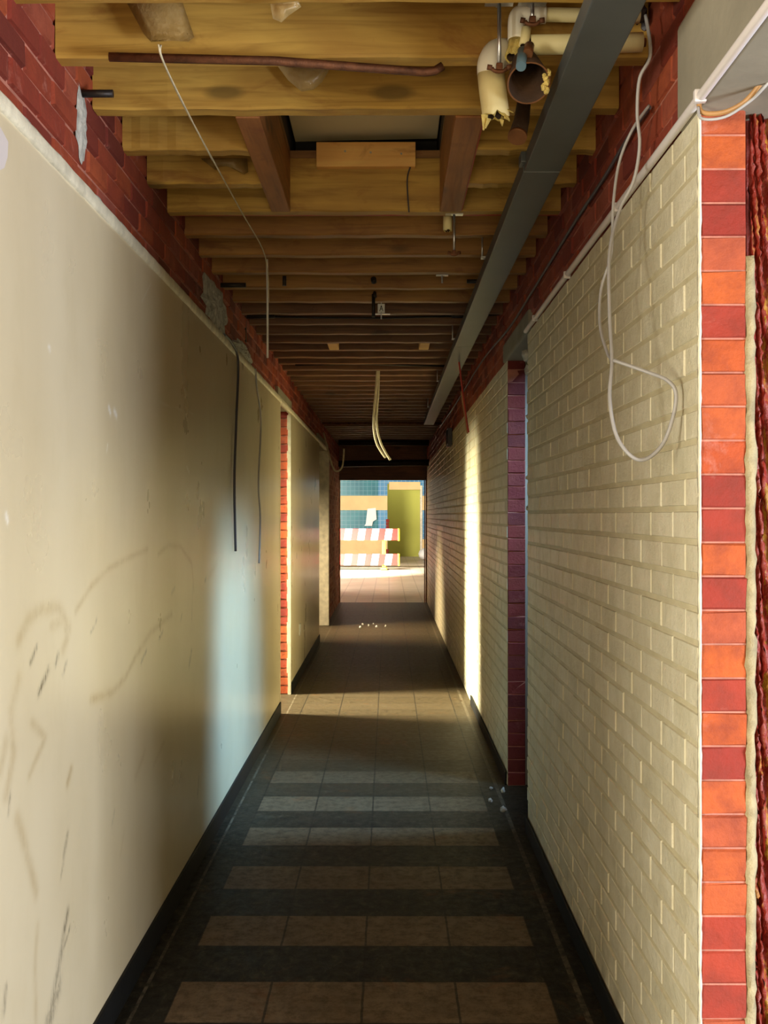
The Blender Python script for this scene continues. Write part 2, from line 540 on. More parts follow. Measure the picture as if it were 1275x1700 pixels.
def rough_strip(bm, p0, p1, prof, n, amp, mi=0, ends=True):
    """profile of offsets swept from p0 to p1 with rough edges"""
    p0, p1 = Vector(p0), Vector(p1)
    rings = []
    for i in range(n + 1):
        c_ = p0.lerp(p1, i / n)
        w_ = random.uniform(-1, 1)
        rings.append([bm.verts.new(c_ + Vector(o) + Vector((random.uniform(-amp, amp), random.uniform(-amp, amp), random.uniform(-amp, amp))) * (0.6 if w_ > 0 else 1.0)) for o in prof])
    m_ = len(prof)
    for i in range(n):
        for k_ in range(m_):
            f_ = bm.faces.new((rings[i][k_], rings[i][(k_ + 1) % m_], rings[i + 1][(k_ + 1) % m_], rings[i + 1][k_]))
            f_.smooth = True
            f_.material_index = mi
    bm.faces.new(rings[0])
    bm.faces.new(list(reversed(rings[-1])))


def lumps(bm, pts, r, mi=0):
    for p, rr in zip(pts, r):
        res = bmesh.ops.create_icosphere(bm, subdivisions=2, radius=rr, matrix=Matrix.Translation(p) @ Matrix.Diagonal((random.uniform(.5, .9), random.uniform(.8, 1.4), random.uniform(.6, 1.1), 1)))
        for vv in res['verts']:
            c_ = Vector(p)
            vv.co = c_ + (vv.co - c_) * random.uniform(0.75, 1.25)


# key planes (metres; the corridor runs along +Y, heights are above the floor)
XL, XR = -0.845, 0.68
XLB = -0.875                    # face of the brickwork above the left plaster
PL = EYE + 0.924                # top of the left plaster
PR = EYE + 0.890                # top of the painted brick on the right
JB = EYE + 1.20                 # underside of the joists
JD = 0.21
TOP = JB + JD
END = 19.5


def at(px, py, Yd):
    """point at distance Yd along the corridor that the photograph shows at (px, py)"""
    return Vector(((px - 645) / F * Yd, Yd, EYE + (855 - py) / F * Yd))


# ------------------------------------------------------------------ setting: floor, ceiling, walls
bm = new()
box(bm, -4.2, 4.2, -2.2, END, -0.1, 0)
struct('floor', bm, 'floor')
bm = new()
box(bm, -7, 4.2, END, 42.5, -0.1, 0)
struct('floor_hall', bm, 'hallfloor')

bm = new()   # deck above the joists, with the hatch opening left free
hx0, hx1, hy0, hy1 = -0.388, 0.202, 3.305, 4.335
box(bm, -4.2, hx0, -2.2, END, TOP, TOP + 0.03)
box(bm, hx1, 4.2, -2.2, END, TOP, TOP + 0.03)
box(bm, hx0, hx1, -2.2, hy0, TOP, TOP + 0.03)
box(bm, hx0, hx1, hy1, END, TOP, TOP + 0.03)
struct('ceiling', bm, 'deck')

# left wall, plastered, with dirt painted per vertex
STAIN_SMEAR = [
    ([(125, 1015), (150, 975), (178, 945), (215, 925), (245, 912)], 0.010, .55),
    ([(30, 1065), (45, 1030), (70, 1010), (98, 1010), (115, 1045), (104, 1078)], 0.018, .5),
    ([(85, 1040), (105, 1030), (112, 1060)], 0.016, .5),
    ([(150, 1162), (185, 1150), (208, 1125), (225, 1090), (250, 1050), (285, 1020)], 0.013, .7),
    ([(262, 920), (280, 905), (300, 908), (318, 935), (322, 980)], 0.010, .55),
    ([(10, 1320), (22, 1250), (18, 1180), (30, 1130)], 0.02, .45), ([(60, 1480), (40, 1400), (28, 1360)], 0.02, .45),
    ([(52, 1200), (75, 1225), (60, 1260), (48, 1290)], 0.012, .45), ([(112, 1300), (118, 1278)], 0.014, .8),
    ([(60, 1700), (58, 1600), (62, 1540)], 0.014, .35), ([(0, 1280), (10, 1230)], 0.02, .4),
    ([(255, 1270), (275, 1225)], 0.012, .35), ([(345, 960), (360, 935)], 0.02, .35), ([(225, 1290), (240, 1250)], 0.015, .35),
    ([(200, 1420), (206, 1380)], 0.012, .25),
]
STAIN_DARK = [
    ([(50, 1100), (60, 1075)], 0.008, .8), ([(64, 1150), (80, 1112)], 0.010, .95), ([(92, 1102), (96, 1088)], 0.009, .8), ([(104, 1120), (110, 1100)], 0.007, .6),
    ([(234, 1100), (243, 1080)], 0.007, .8), ([(264, 1062), (270, 1048)], 0.008, .8), ([(314, 1105), (318, 1080)], 0.012, .7),
    ([(106, 1420), (112, 1385)], 0.010, .7), ([(101, 1455), (106, 1430)], 0.006, .6), ([(14, 1350), (17, 1320)], 0.007, .6),
    ([(104, 1560), (112, 1515)], 0.014, .8), ([(98, 1600), (116, 1540)], 0.007, .6), ([(88, 1660), (102, 1580)], 0.020, .6), ([(80, 1700), (96, 1640)], 0.028, .7),
    ([(6, 1680), (10, 1640)], 0.012, .5), ([(328, 1320), (330, 1290)], 0.012, .5), ([(300, 1030), (302, 1020)], 0.008, .7), ([(158, 1035), (160, 1028)], 0.006, .5),
    ([(318, 1030), (320, 970)], 0.006, .5), ([(340, 965), (342, 960)], 0.01, .7), ([(430, 935), (433, 920)], 0.012, .8),
    ([(150, 1050), (156, 1040)], 0.006, .5), ([(285, 985), (290, 975)], 0.008, .5), ([(186, 1370), (190, 1345)], 0.006, .4),
]
STAIN_CHIP = [([(180, 676), (183, 686)], 0.008, .9), ([(189, 682), (193, 690)], 0.009, .9), ([(178, 738), (177, 748)], 0.004, .7), ([(310, 775), (314, 785)], 0.006, .7), ([(9, 855), (12, 865)], 0.007, .8),
              ([(345, 690), (345, 740)], 0.004, .5), ([(80, 575), (82, 580)], 0.006, .8), ([(250, 470), (235, 500)], 0.004, .35), ([(255, 665), (330, 690)], 0.003, .3)]


def wall_pts(lst):
    out = []
    for pts, r_, a_ in lst:
        q = []
        for x_, y_ in pts:
            Yd = -XL * F / (645 - x_)
            q.append((Yd, EYE + (855 - y_) / F * Yd))
        out.append((q, r_, a_))
    return out


def seg_dist(p, a, b):
    ax, ay = a
    bx, by = b
    dx, dy = bx - ax, by - ay
    s = ((p[0] - ax) * dx + (p[1] - ay) * dy) / max(dx * dx + dy * dy, 1e-9)
    s = min(max(s, 0), 1)
    return math.hypot(p[0] - ax - s * dx, p[1] - ay - s * dy)


def make_left_plaster(y0, y1, step, name, detail):
    bm = new()
    ny = max(2, int((y1 - y0) / step) + 1)
    nz_ = max(2, int(PL / step) + 1)
    lays = {k: bm.verts.layers.float.new(k) for k in ('smear', 'scuff', 'chip')}
    grid = []
    for i in range(ny):
        colv = []
        yy = y0 + (y1 - y0) * i / (ny - 1)
        for k in range(nz_):
            colv.append(bm.verts.new((XL, yy, PL * k / (nz_ - 1))))
        grid.append(colv)
    if detail:
        for key, lst in (('smear', STAIN_SMEAR), ('scuff', STAIN_DARK), ('chip', STAIN_CHIP)):
            for q, r_, a_ in wall_pts(lst):
                asp = 1.0
                for s in range(len(q) - 1):
                    a, b = q[s], q[s + 1]
                    lo = (min(a[0], b[0]) - 3 * r_, min(a[1], b[1]) - 3 * r_)
                    hi = (max(a[0], b[0]) + 3 * r_, max(a[1], b[1]) + 3 * r_)
                    i0 = max(0, int((lo[0] - y0) / (y1 - y0) * (ny - 1)))
                    i1 = min(ny - 1, int((hi[0] - y0) / (y1 - y0) * (ny - 1)) + 1)
                    k0 = max(0, int(lo[1] / PL * (nz_ - 1)))
                    k1 = min(nz_ - 1, int(hi[1] / PL * (nz_ - 1)) + 1)
                    for i in range(i0, i1 + 1):
                        for k in range(k0, k1 + 1):
                            vv = grid[i][k]
                            d = seg_dist((vv.co.y, vv.co.z), a, b)
                            val = a_ * math.exp(-(d / r_) ** 2)
                            if val > vv[lays[key]]:
                                vv[lays[key]] = val
    for i in range(ny - 1):
        for k in range(nz_ - 1):
            bm.faces.new((grid[i][k], grid[i + 1][k], grid[i + 1][k + 1], grid[i][k + 1])).smooth = True
    # body of the wall behind the painted face
    box(bm, XLB - 0.22, XL - 0.0005, y0 + 0.001, y1 - 0.001, 0, PL - 0.004, 1)
    return struct(name, bm, ['plaster', 'sideplaster'])


make_left_plaster(-2.2, -0.3, 0.2, 'wall_left_entrance', False)  # gap after this unseen stretch added to let the left fill light through
make_left_plaster(1.2, 2.2, 0.2, 'wall_left_behind', False)
make_left_plaster(2.2, 5.6, 0.009, 'wall_left_near', True)
make_left_plaster(5.6, 8.56, 0.02, 'wall_left_middle', True)
make_left_plaster(9.52, 13.4, 0.2, 'wall_left_far', False)
bm = new()
lay = bm.verts.layers.float.new('smear')
box(bm, XLB - 0.2, XL - 0.03, 15.42, END, 0, PL, 1)
brick_panel(bm, (XL - 0.03, 15.42, 0), (0, 1, 0), (0, 0, 1), (1, 0, 0), END - 15.42, PL, mb=0, mm=1)
struct('wall_left_end', bm, ['brick', 'mortar'])

# brick reveals of the left openings
bm = new()
brick_panel(bm, (XL - 0.015, 9.50, 0), (-1, 0, 0), (0, 0, 1), (0, -1, 0), 0.24, PL, bl=0.24, depth=0.01, ragged=0.002)
tone_faces = bm
box(bm, XL - 0.26, XL - 0.016, 9.512, 9.53, 0, PL, 1)
struct('trim_reveal_left', bm, ['brick_orange', 'mortar'])
bm = new()
for i in range(40):
    z0 = PL * i / 40
    box(bm, XL - 0.022 - random.uniform(0, .012), XL + 0.001, 9.485, 9.525, z0, z0 + PL / 40 + 0.001, 0)
for i in range(40):
    z0 = PL * i / 40
    box(bm, XL - 0.02, XL + 0.002, 8.545 + random.uniform(0, .012), 8.575, z0, z0 + PL / 40 + 0.001, 0)
struct('trim_plaster_edges', bm, 'plaster_edge')
bm = new()
box(bm, XLB - 0.2, XL + 0.012, 15.36, 15.43, 0, PL - 0.02, 0, 0.008)
struct('trim_door_frame', bm, 'plaster_edge')

# brickwork above the plaster on the left (continuous over the openings on concrete lintels)
bm = new()
h = TOP - PL + 0.0
brick_panel(bm, (XLB, -2.2, PL - 0.005), (0, 1, 0), (0, 0, 1), (1, 0, 0), END + 2.2, h, depth=0.008, ragged=0.0015, jit=0.003)
box(bm, XLB - 0.2, XLB - 0.009, -2.2, END, PL - 0.005, TOP, 1)
struct('wall_left_brick', bm, ['brick', 'mortar'])

# cream bead and crumbling plaster ledge on top of the left plaster
bm = new()
rough_strip(bm, (XL, 1.25, PL - 0.018), (XL, 15.0, PL - 0.018), [(-.03, 0, -.022), (.004, 0, -.028), (.009, 0, -.018), (.009, 0, .008), (.0, 0, .019), (-.03, 0, .019)], 230, 0.0015)
rough_strip(bm, (XL - .012, 1.25, PL + .002), (XL - .012, 15.0, PL + .002), [(-.018, 0, -.006), (.002, 0, -.006), (.002, 0, .007), (-.008, 0, .015), (-.018, 0, .018)], 420, 0.005, 1)
struct('trim_ledge_left', bm, ['plaster_edge', 'rubble'])

# ------ right wall: painted brick, three stretches
def right_wall(name, y0, y1, jamb0, jamb1, jm='brick_crimson'):
    bm = new()
    brick_panel(bm, (XR, y0, 0), (0, 1, 0), (0, 0, 1), (-1, 0, 0), y1 - y0, PR, depth=0.0030, mb=0, mm=1, jit=0.0015, j=0.013)
    box(bm, XR + 0.004, XR + 0.105, y0 + 0.012, y1 - 0.012, 0, PR, 3)
    if jamb0:
        brick_panel(bm, (XR + 0.004, y0, 0), (1, 0, 0), (0, 0, 1), (0, -1, 0), 0.10, PR, bl=0.60, uoff=0.10, j=0.004, depth=0.004, mb=2, mm=3, ragged=0.003, jit=0.002)
    if jamb1:
        brick_panel(bm, (XR + 0.104, y1, 0), (-1, 0, 0), (0, 0, 1), (0, 1, 0), 0.10, PR, bl=0.60, uoff=0.10, depth=0.012, mb=2, mm=3, ragged=0.003, jit=0.003)
    return struct(name, bm, ['paint_brick', 'paint_joint', jm, 'mortar'])


right_wall('wall_right_near', 2.41, 5.39, True, True, 'brick_orange')
right_wall('wall_right_far', 6.30, END, True, False)
right_wall('wall_right_behind', -2.2, 1.1, False, True)
bm = new()
brick_panel(bm, (XR + 0.002, -2.2, PR), (0, 1, 0), (0, 0, 1), (-1, 0, 0), END + 2.2, TOP - PR, depth=0.008, ragged=0.0015, jit=0.003)
box(bm, XR + 0.011, XR + 0.10, -2.2, END, PR, TOP, 1)
struct('wall_right_brick', bm, ['brick', 'mortar'])

bm = new()
rough_strip(bm, (XR + 0.001, 2.405, 0), (XR + 0.001, 2.405, PR), [(-.002, .012, 0), (-.002, .002, 0), (.002, -.001, 0), (.004, .002, 0), (.004, .012, 0)], 150, 0.0012)
struct('trim_paint_edge', bm, 'plaster_edge')

# cavity filling and outer leaf at the near end of the right wall
bm = new()
rough_strip(bm, (XR + 0.112, 2.41, 0), (XR + 0.112, 2.41, 2.12), [(-.014, 0.02, 0), (-.008, 0, 0), (.004, -.005, 0), (.013, 0.002, 0), (.016, .03, 0), (0, .06, 0)], 95, 0.0045)
struct('trim_cavity_mortar', bm, 'cream_mortar')
bm = new()
NX, NZ = 14, 220
for (xa, xb, yy, mi_, amp) in ((XR + 0.120, XR + 0.150, 2.435, 0, 0.008), (XR + 0.150, XR + 0.235, 2.455, 1, 0.008)):
    g = [[bm.verts.new((xa + (xb - xa) * a / NX + (random.uniform(-.004, .004) if 0 < a else 0), yy + random.uniform(-amp, amp) * .5 + 0.01 * math.sin(b * .37 + a), PR * b / NZ)) for a in range(NX + 1)] for b in range(NZ + 1)]
    for b in range(NZ):
        for a in range(NX):
            f_ = bm.faces.new((g[b][a], g[b][a + 1], g[b + 1][a + 1], g[b + 1][a]))
            f_.smooth = True
            f_.material_index = mi_
box(bm, XR + 0.124, XR + 0.233, 2.47, 5.37, 0, PR, 0)
struct('wall_right_outer_leaf', bm, ['red_render', 'ochre_render'])
bm = new()
box(bm, XR + 0.106, XR + 0.23, 6.32, END, 0, PR, 0)
box(bm, XR + 0.106, XR + 0.23, -2.2, 1.1, 0, PR, 0)
box(bm, XR + 0.10, XR + 0.23, -2.2, END, PR, TOP, 0)
struct('wall_right_backing', bm, 'sideplaster')

# lintels
def lintel(label, y0, y1, z0, z1, side):
    bm = new()
    if side > 0:
        box(bm, XR - 0.012, XR + 0.236, y0, y1, z0, z1, 0, 0.012)
    else:
        box(bm, XLB - 0.21, XLB + 0.028, y0, y1, z0, z1, 0, 0.010)
    return tag(link('concrete_lintel', bm, 'concrete'), label, 'lintel')


lintel('smooth beige concrete lintel over the nearest doorway on the right', 0.95, 2.55, EYE + 0.886, EYE + 1.13, 1)
lintel('grey concrete lintel over the crimson brick doorway halfway along the right wall', 5.27, 6.42, EYE + 0.885, EYE + 0.99, 1)
lintel('pale lintel over the first doorway in the left wall', 8.45, 9.62, PL - 0.03, PL + 0.07, -1)
lintel('dark far lintel over the second doorway in the left wall', 13.3, 15.5, PL - 0.03, PL + 0.07, -1)

# baseboards
for nm, y0, y1 in (('baseboard_left', 1.2, 8.55), ('baseboard_left_far', 9.52, 13.4)):
    bm = new()
    box(bm, XL, XL + 0.010, y0, y1, 0, 0.097, 0, 0.003)
    struct(nm, bm, 'base')
for nm, y0, y1 in (('baseboard_right', 2.42, 5.38), ('baseboard_right_far', 6.31, 9.0), ('baseboard_right_behind', -2.2, 1.1)):
    bm = new()
    box(bm, XR - 0.012, XR - 0.001, y0, y1, 0, 0.078, 0, 0.003)
    struct(nm, bm, 'base')

# side rooms and the end behind the camera
bm = new()
box(bm, -4.3, -4.2, -2.2, END, 0, TOP)
struct('wall_side_room_left', bm, 'sideplaster')
bm = new()
box(bm, 4.2, 4.3, -2.2, END, 0, TOP)
struct('wall_side_room_right', bm, 'sideplaster')
bm = new()
for y in (4.4, 12.2):
    box(bm, -4.2, XLB - 0.22, y, y + 0.1, 0, TOP)
for y in (3.6, 8.6):
    box(bm, XR + 0.235, 4.2, y, y + 0.1, 0, TOP)
struct('wall_partitions', bm, 'sideplaster')
bm = new()
box(bm, -4.3, 4.3, -2.35, -2.2, 0, TOP + 0.03)
struct('wall_back', bm, 'sideplaster')

# far end of the corridor: header over the wide opening and jamb strip
bm = new()
box(bm, -4.3, 4.3, END, END + 0.12, EYE + 0.62, 3.9)
box(bm, -7.1, XL - 0.03, END, END + 0.12, 0, 3.9)
box(bm, XR + 0.03, 4.3, END, END + 0.12, 0, 3.9)
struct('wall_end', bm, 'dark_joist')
bm = new()
box(bm, XR - 0.02, XR + 0.06, END - 0.03, END + 0.14, 0, EYE + 0.62, 0, 0.006)
box(bm, XR - 0.05, XR - 0.03, END - 0.05, END - 0.03, 0, EYE + 0.62, 0, 0.004)
box(bm, XL - 0.07, XL - 0.015, END - 0.03, END + 0.14, 0, EYE + 0.62, 0, 0.006)
struct('trim_end_doorway', bm, 'trimmer')

# ------------------------------------------------------------------ far hall
HB = 38.7
bm = new()
def hz(y_): return EYE + (855 - y_) / F * HB
gx0, gx1 = -0.04, 1.12
# wall around the green doorway
box(bm, -7, gx0, HB, HB + 0.25, 0, hz(884), 1)
box(bm, -7, -0.36, HB + .08, HB + 0.25, hz(884), hz(847), 2)
box(bm, -0.36, gx0, HB, HB + 0.25, hz(884), hz(847), 0)
box(bm, -7, gx0, HB, HB + 0.25, hz(847), hz(823), 1)
box(bm, -7, -0.36, HB + .08, HB + 0.25, hz(823), 3.9, 2)
box(bm, -0.36, gx0, HB, HB + 0.25, hz(823), 3.9, 0)
box(bm, gx1, 4.2, HB, HB + 0.25, 0, hz(895), 1)
box(bm, gx1, 4.2, HB, HB + 0.25, hz(895), hz(847), 0)
box(bm, gx1, 4.2, HB, HB + 0.25, hz(847), hz(823), 1)
box(bm, gx1, 4.2, HB, HB + 0.25, hz(823), 3.9, 0)
box(bm, gx0, gx1, HB, HB + 0.25, hz(803), 3.9, 0)
box(bm, gx0 + .06, gx1, HB - 0.01, HB + 0.2, hz(813), hz(800), 1, 0.01)
struct('wall_hall_end', bm, ['blue', 'beige', 'teal'])
bm = new()
box(bm, -2, 4.2, 41.0, 41.1, 0, 3.9)
struct('wall_green', bm, 'green')
bm = new()
box(bm, -7.1, -7.0, END, 42, 0, 3.9)
box(bm, 4.2, 4.3, END, 42, 0, 3.9)
struct('wall_hall_sides', bm, 'beige')
bm = new()
box(bm, -7.1, 4.3, END, 42.5, 3.9, 4.0)
struct('ceiling_hall', bm, 'sideplaster')
bm = new()
box(bm, gx1 - 0.005, gx1 + 0.07, HB - 0.03, HB + 0.27, 0, hz(806), 0, 0.01)
for i in range(22):
    z0 = hz(806) * i / 22
    if not (7 < i < 12 or i < 3):
        continue
    box(bm, gx0 - 0.05, gx0 + random.uniform(0.0, 0.07), HB - 0.01, HB + 0.2, z0, z0 + 0.11, 1, 0.01)
struct('trim_hall_doorway', bm, ['plaster_edge', 'brick_orange'])

# barrier
brt = thing('traffic_barrier', 'red and white striped plank barrier with yellow posts standing in the bright hall', 'barrier', (-0.9, 31, 0))
def plank(z0, z1, name):
    bm = new()
    x = -2.4
    k = 0
    while x < 0.26:
        x1 = min(x + 0.19, 0.26)
        bm_m = k % 2
        vs = []
        sl = 0.05
        a = [(x, z0), (x1, z0), (x1 + (sl if x1 < .26 else 0), z1), (x + sl, z1)]
        if k == 0:
            a[3] = (x, z1)
        fr = [bm.verts.new((p[0], 31 - 0.02, p[1])) for p in a]
        bk = [bm.verts.new((p[0], 31 + 0.02, p[1])) for p in a]
        fs = [bm.faces.new(fr), bm.faces.new(list(reversed(bk)))]
        for q in range(4):
            fs.append(bm.faces.new((fr[q], bk[q], bk[(q + 1) % 4], fr[(q + 1) % 4])))
        for f_ in fs:
            f_.material_index = bm_m
        x = x1
        k += 1
    return link('plank', bm, ['white', 'redpaint'], brt)
for z0, z1 in ((0.84, 1.16), (0.14, 0.45)):
    plank(z0, z1, 'plank')
    bm = new(); box(bm, 0.26, 0.31, 30.975, 31.025, z0 - .02, z1 + .01, 0, 0.01)
    link('end_cap', bm, 'yellow', brt)
for x in (-2.2, -0.13):
    bm = new(); box(bm, x - 0.05, x + 0.05, 31.02, 31.07, 0.0, 1.12, 0, 0.01)
    box(bm, x - 0.09, x + 0.09, 30.7, 31.35, 0, 0.07, 0, 0.02)
    link('post', bm, 'yellow', brt)

bm = new()
pp = [(-0.80, .02), (-0.74, .55), (-0.45, .58), (-0.42, .18), (-0.55, .10), (-0.58, -0.05), (-0.85, -0.05)]
fr = [bm.verts.new((p[0], HB - 0.03, 1.22 + p[1])) for p in pp]
bk = [bm.verts.new((p[0], HB - 0.02, 1.22 + p[1])) for p in pp]
bm.faces.new(fr); bm.faces.new(list(reversed(bk)))
for q in range(len(pp)):
    bm.faces.new((fr[q], bk[q], bk[(q + 1) % len(pp)], fr[(q + 1) % len(pp)]))
tag(link('paper_sheet', bm, 'white'), 'torn white sheet stuck on the shaded blue tiled wall at the far end', 'paper')

for i, (x, z, r_) in enumerate(((1.24, 0.18, 0.19), (1.52, 0.16, 0.15))):
    bm = new()
    res = bmesh.ops.create_icosphere(bm, subdivisions=3, radius=r_, matrix=Matrix.Translation((x, HB - 0.6, z + 0.02)))
    for vv in res['verts']:
        vv.co = Vector((x, HB - .6, z + .02)) + (vv.co - Vector((x, HB - .6, z + .02))) * random.uniform(0.85, 1.12)
    for f_ in bm.faces:
        f_.smooth = True
    tag(link('rubbish_sack', bm, 'white'), ['crumpled white sack on the floor beside the green doorway', 'smaller white sack right of the other near the green doorway'][i], 'sack', 'white sacks at the far right')

# ------------------------------------------------------------------ joists
JT = 0.065
PITCH = 0.365
order = {-1: 'frontmost', 0: 'second from the front', 1: 'third from the front, just before the hatch', 4: 'right behind the hatch', 5: 'second behind the hatch', 6: 'third behind the hatch'}
def joist_mesh(x0, x1):
    bm = new()
    n = 14
    L = x1 - x0
    # slightly waney sawn board
    rings = []
    for i in range(n + 1):
        x = x0 + L * i / n
        a = random.uniform(-.0025, .0025)
        b = random.uniform(-.0025, .0025)
        c_ = 0.006
        prof = [(-JT + a + c_, JB + b), (-c_, JB + b), (0, JB + b + c_), (0, TOP - 0.001), (-JT + a, TOP - 0.001), (-JT + a, JB + b + c_)]
        rings.append([bm.verts.new((x, p[0], p[1])) for p in prof])
    for i in range(n):
        for k in range(6):
            bm.faces.new((rings[i][k], rings[i][(k + 1) % 6], rings[i + 1][(k + 1) % 6], rings[i + 1][k]))
    bm.faces.new(rings[0]); bm.faces.new(list(reversed(rings[-1])))
    return bm
def put_joist(x0, x1, k, label, group=None):
    yfar = 2.94 + PITCH * k
    bm = joist_mesh(x0, x1)
    for vv in bm.verts:
        vv.co.y += 0
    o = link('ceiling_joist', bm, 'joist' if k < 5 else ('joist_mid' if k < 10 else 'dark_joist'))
    for vv in o.data.vertices:
        vv.co.y += yfar
    tag(o, label, 'joist', group)
    return o
XJ0, XJ1 = XLB - 0.0, XR + 0.0
hatch_k = (2, 3)
k = -5
while 2.94 + PITCH * k < END - 0.05:
    y = 2.94 + PITCH * k
    if k in hatch_k:
        nn = {2: 'nearer', 3: 'farther'}[k]
        put_joist(XJ0, -0.462, k, f'{nn} short pine joist stub between left brick wall and hatch timber', 'joists cut at the hatch')
        put_joist(0.287, XJ1, k, f'{nn} short pine joist stub between hatch timber and right brick wall', 'joists cut at the hatch')
    elif k in order:
        put_joist(XJ0, XJ1, k, f'yellow pine ceiling joist across the corridor, {order[k]}', 'ceiling joists')
    elif k < -1:
        pass
    elif k < 13:
        wd = ['fourth', 'fifth', 'sixth', 'seventh', 'eighth', 'ninth'][k - 7]
        put_joist(XJ0, XJ1, k, f'pine ceiling joist in the dim middle of the corridor, {wd} behind the near hatch', 'middle ceiling joists')
    else:
        put_joist(XJ0, XJ1, k, 'dark ceiling joist deep in the corridor beyond the hatches', 'far ceiling joists')
    k += 1

# hatch trimmers
def trimmer(x0, x1, y0, y1, label, group, m='trimmer', drop=0.0):
    bm = new()
    box(bm, x0, x1, y0, y1, JB - drop, TOP - 0.001, 0, 0.004)
    return tag(link('hatch_timber', bm, m), label, 'timber', group)
ya, yb = 3.306, 4.334
trimmer(-0.462, -0.388, ya, yb, 'red-brown timber along the left side of the near ceiling hatch', 'timbers of the near hatch', drop=0.004)
rt = trimmer(0.202, 0.287, ya, yb, 'red-brown timber along the right side of the near ceiling hatch', 'timbers of the near hatch', drop=0.004)
bm = new(); box(bm, 0.287, 0.290, ya + .01, yb - 0.01, JB - .002, JB + 0.03)
link('red_stripe', bm, 'redwire', rt)
yk = 2.94 + PITCH * 13
trimmer(-0.43, -0.36, yk + 0.001, yk + PITCH - JT - 0.001, 'pale timber on the left of the second, far ceiling hatch', 'timbers of the far hatch', 'joist')
trimmer(0.22, 0.29, yk + 0.001, yk + PITCH - JT - 0.001, 'pale timber on the right of the second, far ceiling hatch', 'timbers of the far hatch', 'joist')

# hatch shaft + panel
hp = thing('ceiling_hatch', 'open ceiling hatch with dark lining and smooth beige panel above', 'hatch', (-0.09, 3.82, TOP))
bm = new()
zt = EYE + 1.56
box(bm, -0.41, -0.388, 3.30, 4.62, TOP + 0.031, zt)
box(bm, 0.202, 0.225, 3.30, 4.62, TOP + 0.031, zt)
box(bm, -0.388, 0.202, 4.585, 4.61, TOP + 0.031, zt)
box(bm, -0.388, 0.202, 3.28, 3.305, TOP + 0.031, zt)
box(bm, -0.41, 0.225, 3.28, 4.62, zt, zt + 0.01)
link('lining', bm, 'void', hp)
bm = new()
box(bm, -0.375, 0.195, 3.34, 4.41, EYE + 1.505, EYE + 1.52, 0, 0.003, Matrix.Rotation(R(-1.2), 4, 'Y'))
link('panel', bm, 'hatch', hp)
bm = new()
box(bm, -0.283, 0.106, 4.30, 4.3345, EYE + 1.366, EYE + 1.462, 0, 0.003)
wb = tag(link('timber_block', bm, 'block'), 'short bright orange pine block nailed to the joist below the hatch panel', 'timber block')
for x, z in ((-0.17, 1.425), (-0.07, 1.42), (0.05, 1.415)):
    bm = new()
    tube(bm, [(x, 4.301, EYE + z), (x, 4.297, EYE + z)], 0.004, 8, False)
    link('nail_head', bm, 'galv', wb)
bm = new()
tube(bm, [at(681, 277, 4.31), at(676, 300, 4.315), at(679, 352, 4.32)], 0.003, 6)
tag(link('loose_wire', bm, 'darkcable'), 'short black wire hanging from the orange timber block', 'wire')
# thin red batten line
bm = new()
box(bm, XLB, XR, 4.402, 4.412, JB + 0.002, JB + 0.012)
tag(link('red_tape', bm, 'redwire'), 'thin red tape running across the corridor just behind the hatch joist', 'tape')

# ------------------------------------------------------------------ trunking
tr = thing('cable_trunking', 'long grey steel trunking hung under the joists along the right side', 'trunking', (0.475, 3, EYE + 1.06))
def trunk(y0, y1, x0, x1, z0, z1, m):
    bm = new(); box(bm, x0, x1, y0, y1, z0, z1, 0, 0.003)
    return link('trunking_section', bm, m, tr)
Z0, Z1 = EYE + 1.06, EYE + 1.108
trunk(0.5, 3.39, 0.419, 0.532, Z0, Z1, 'trunking')
trunk(3.392, 6.9, 0.416, 0.530, Z0 - 0.002, Z1, 'trunking')
trunk(6.902, 12.9, 0.414, 0.530, Z0 - 0.002, Z1, 'trunking')
bm = new(); box(bm, 0.405, 0.54, 3.36, 3.42, Z0 + 0.02, Z1 + 0.006, 0, 0.003)
link('coupling', bm, 'trunking', tr)
for y in (1.9, 4.75, 6.95, 9.13, 11.3):
    bm = new()
    box(bm, 0.40, 0.55, y - 0.015, y + 0.015, Z1, Z1 + 0.008)
    for x in (0.405, 0.545):
        tube(bm, [(x, y, Z1), (x, y, JB + 0.012)], 0.004, 8, False)
    link('hanger', bm, 'galv', tr)

# ------------------------------------------------------------------ pipe cluster
YP = 2.86
pc = thing('insulated_pipe', 'big cream insulated pipe elbow with torn lower end left of the trunking', 'pipe', at(820, 150, 2.8))
bm = new()
r1 = 23 / F * 2.8
pts = [at(880, 70, 3.02), at(848, 86, 2.9), at(826, 88, 2.83), at(816, 104, 2.80), at(815, 122, 2.8)]
tube(bm, pts, r1, 20, True)
link('elbow_jacket', bm, 'insul_w', pc)
bm = new()
shell_tube(bm, [at(815, 121, 2.8), at(818, 150, 2.8), at(822, 180, 2.8), at(824, 197, 2.8)], r1 * 0.98, 0.012, 22, False, 0, 1, 0.012)
link('insulation_sleeve', bm, ['insul', 'darkbrown', 'foam'], pc)
bm = new()
for (a, b, w_) in (((804, 190), (803, 215), 5), ((812, 196), (806, 212), 4), ((838, 185), (846, 200), 4), ((842, 180), (852, 186), 4), ((833, 198), (834, 208), 4)):
    p, q = at(*a, 2.785), at(*b, 2.775)
    s = Vector((w_ / F * 2.8, 0.004, 0))
    v4 = [bm.verts.new(p - s), bm.verts.new(p + s), bm.verts.new(q + s * .25), bm.verts.new(q - s * .25)]
    v5 = [bm.verts.new(x.co + Vector((0, .005, 0))) for x in v4]
    bm.faces.new(v4); bm.faces.new(list(reversed(v5)))
    for q_ in range(4):
        bm.faces.new((v4[q_], v5[q_], v5[(q_ + 1) % 4], v4[(q_ + 1) % 4]))
link('torn_foam', bm, 'foam', pc)

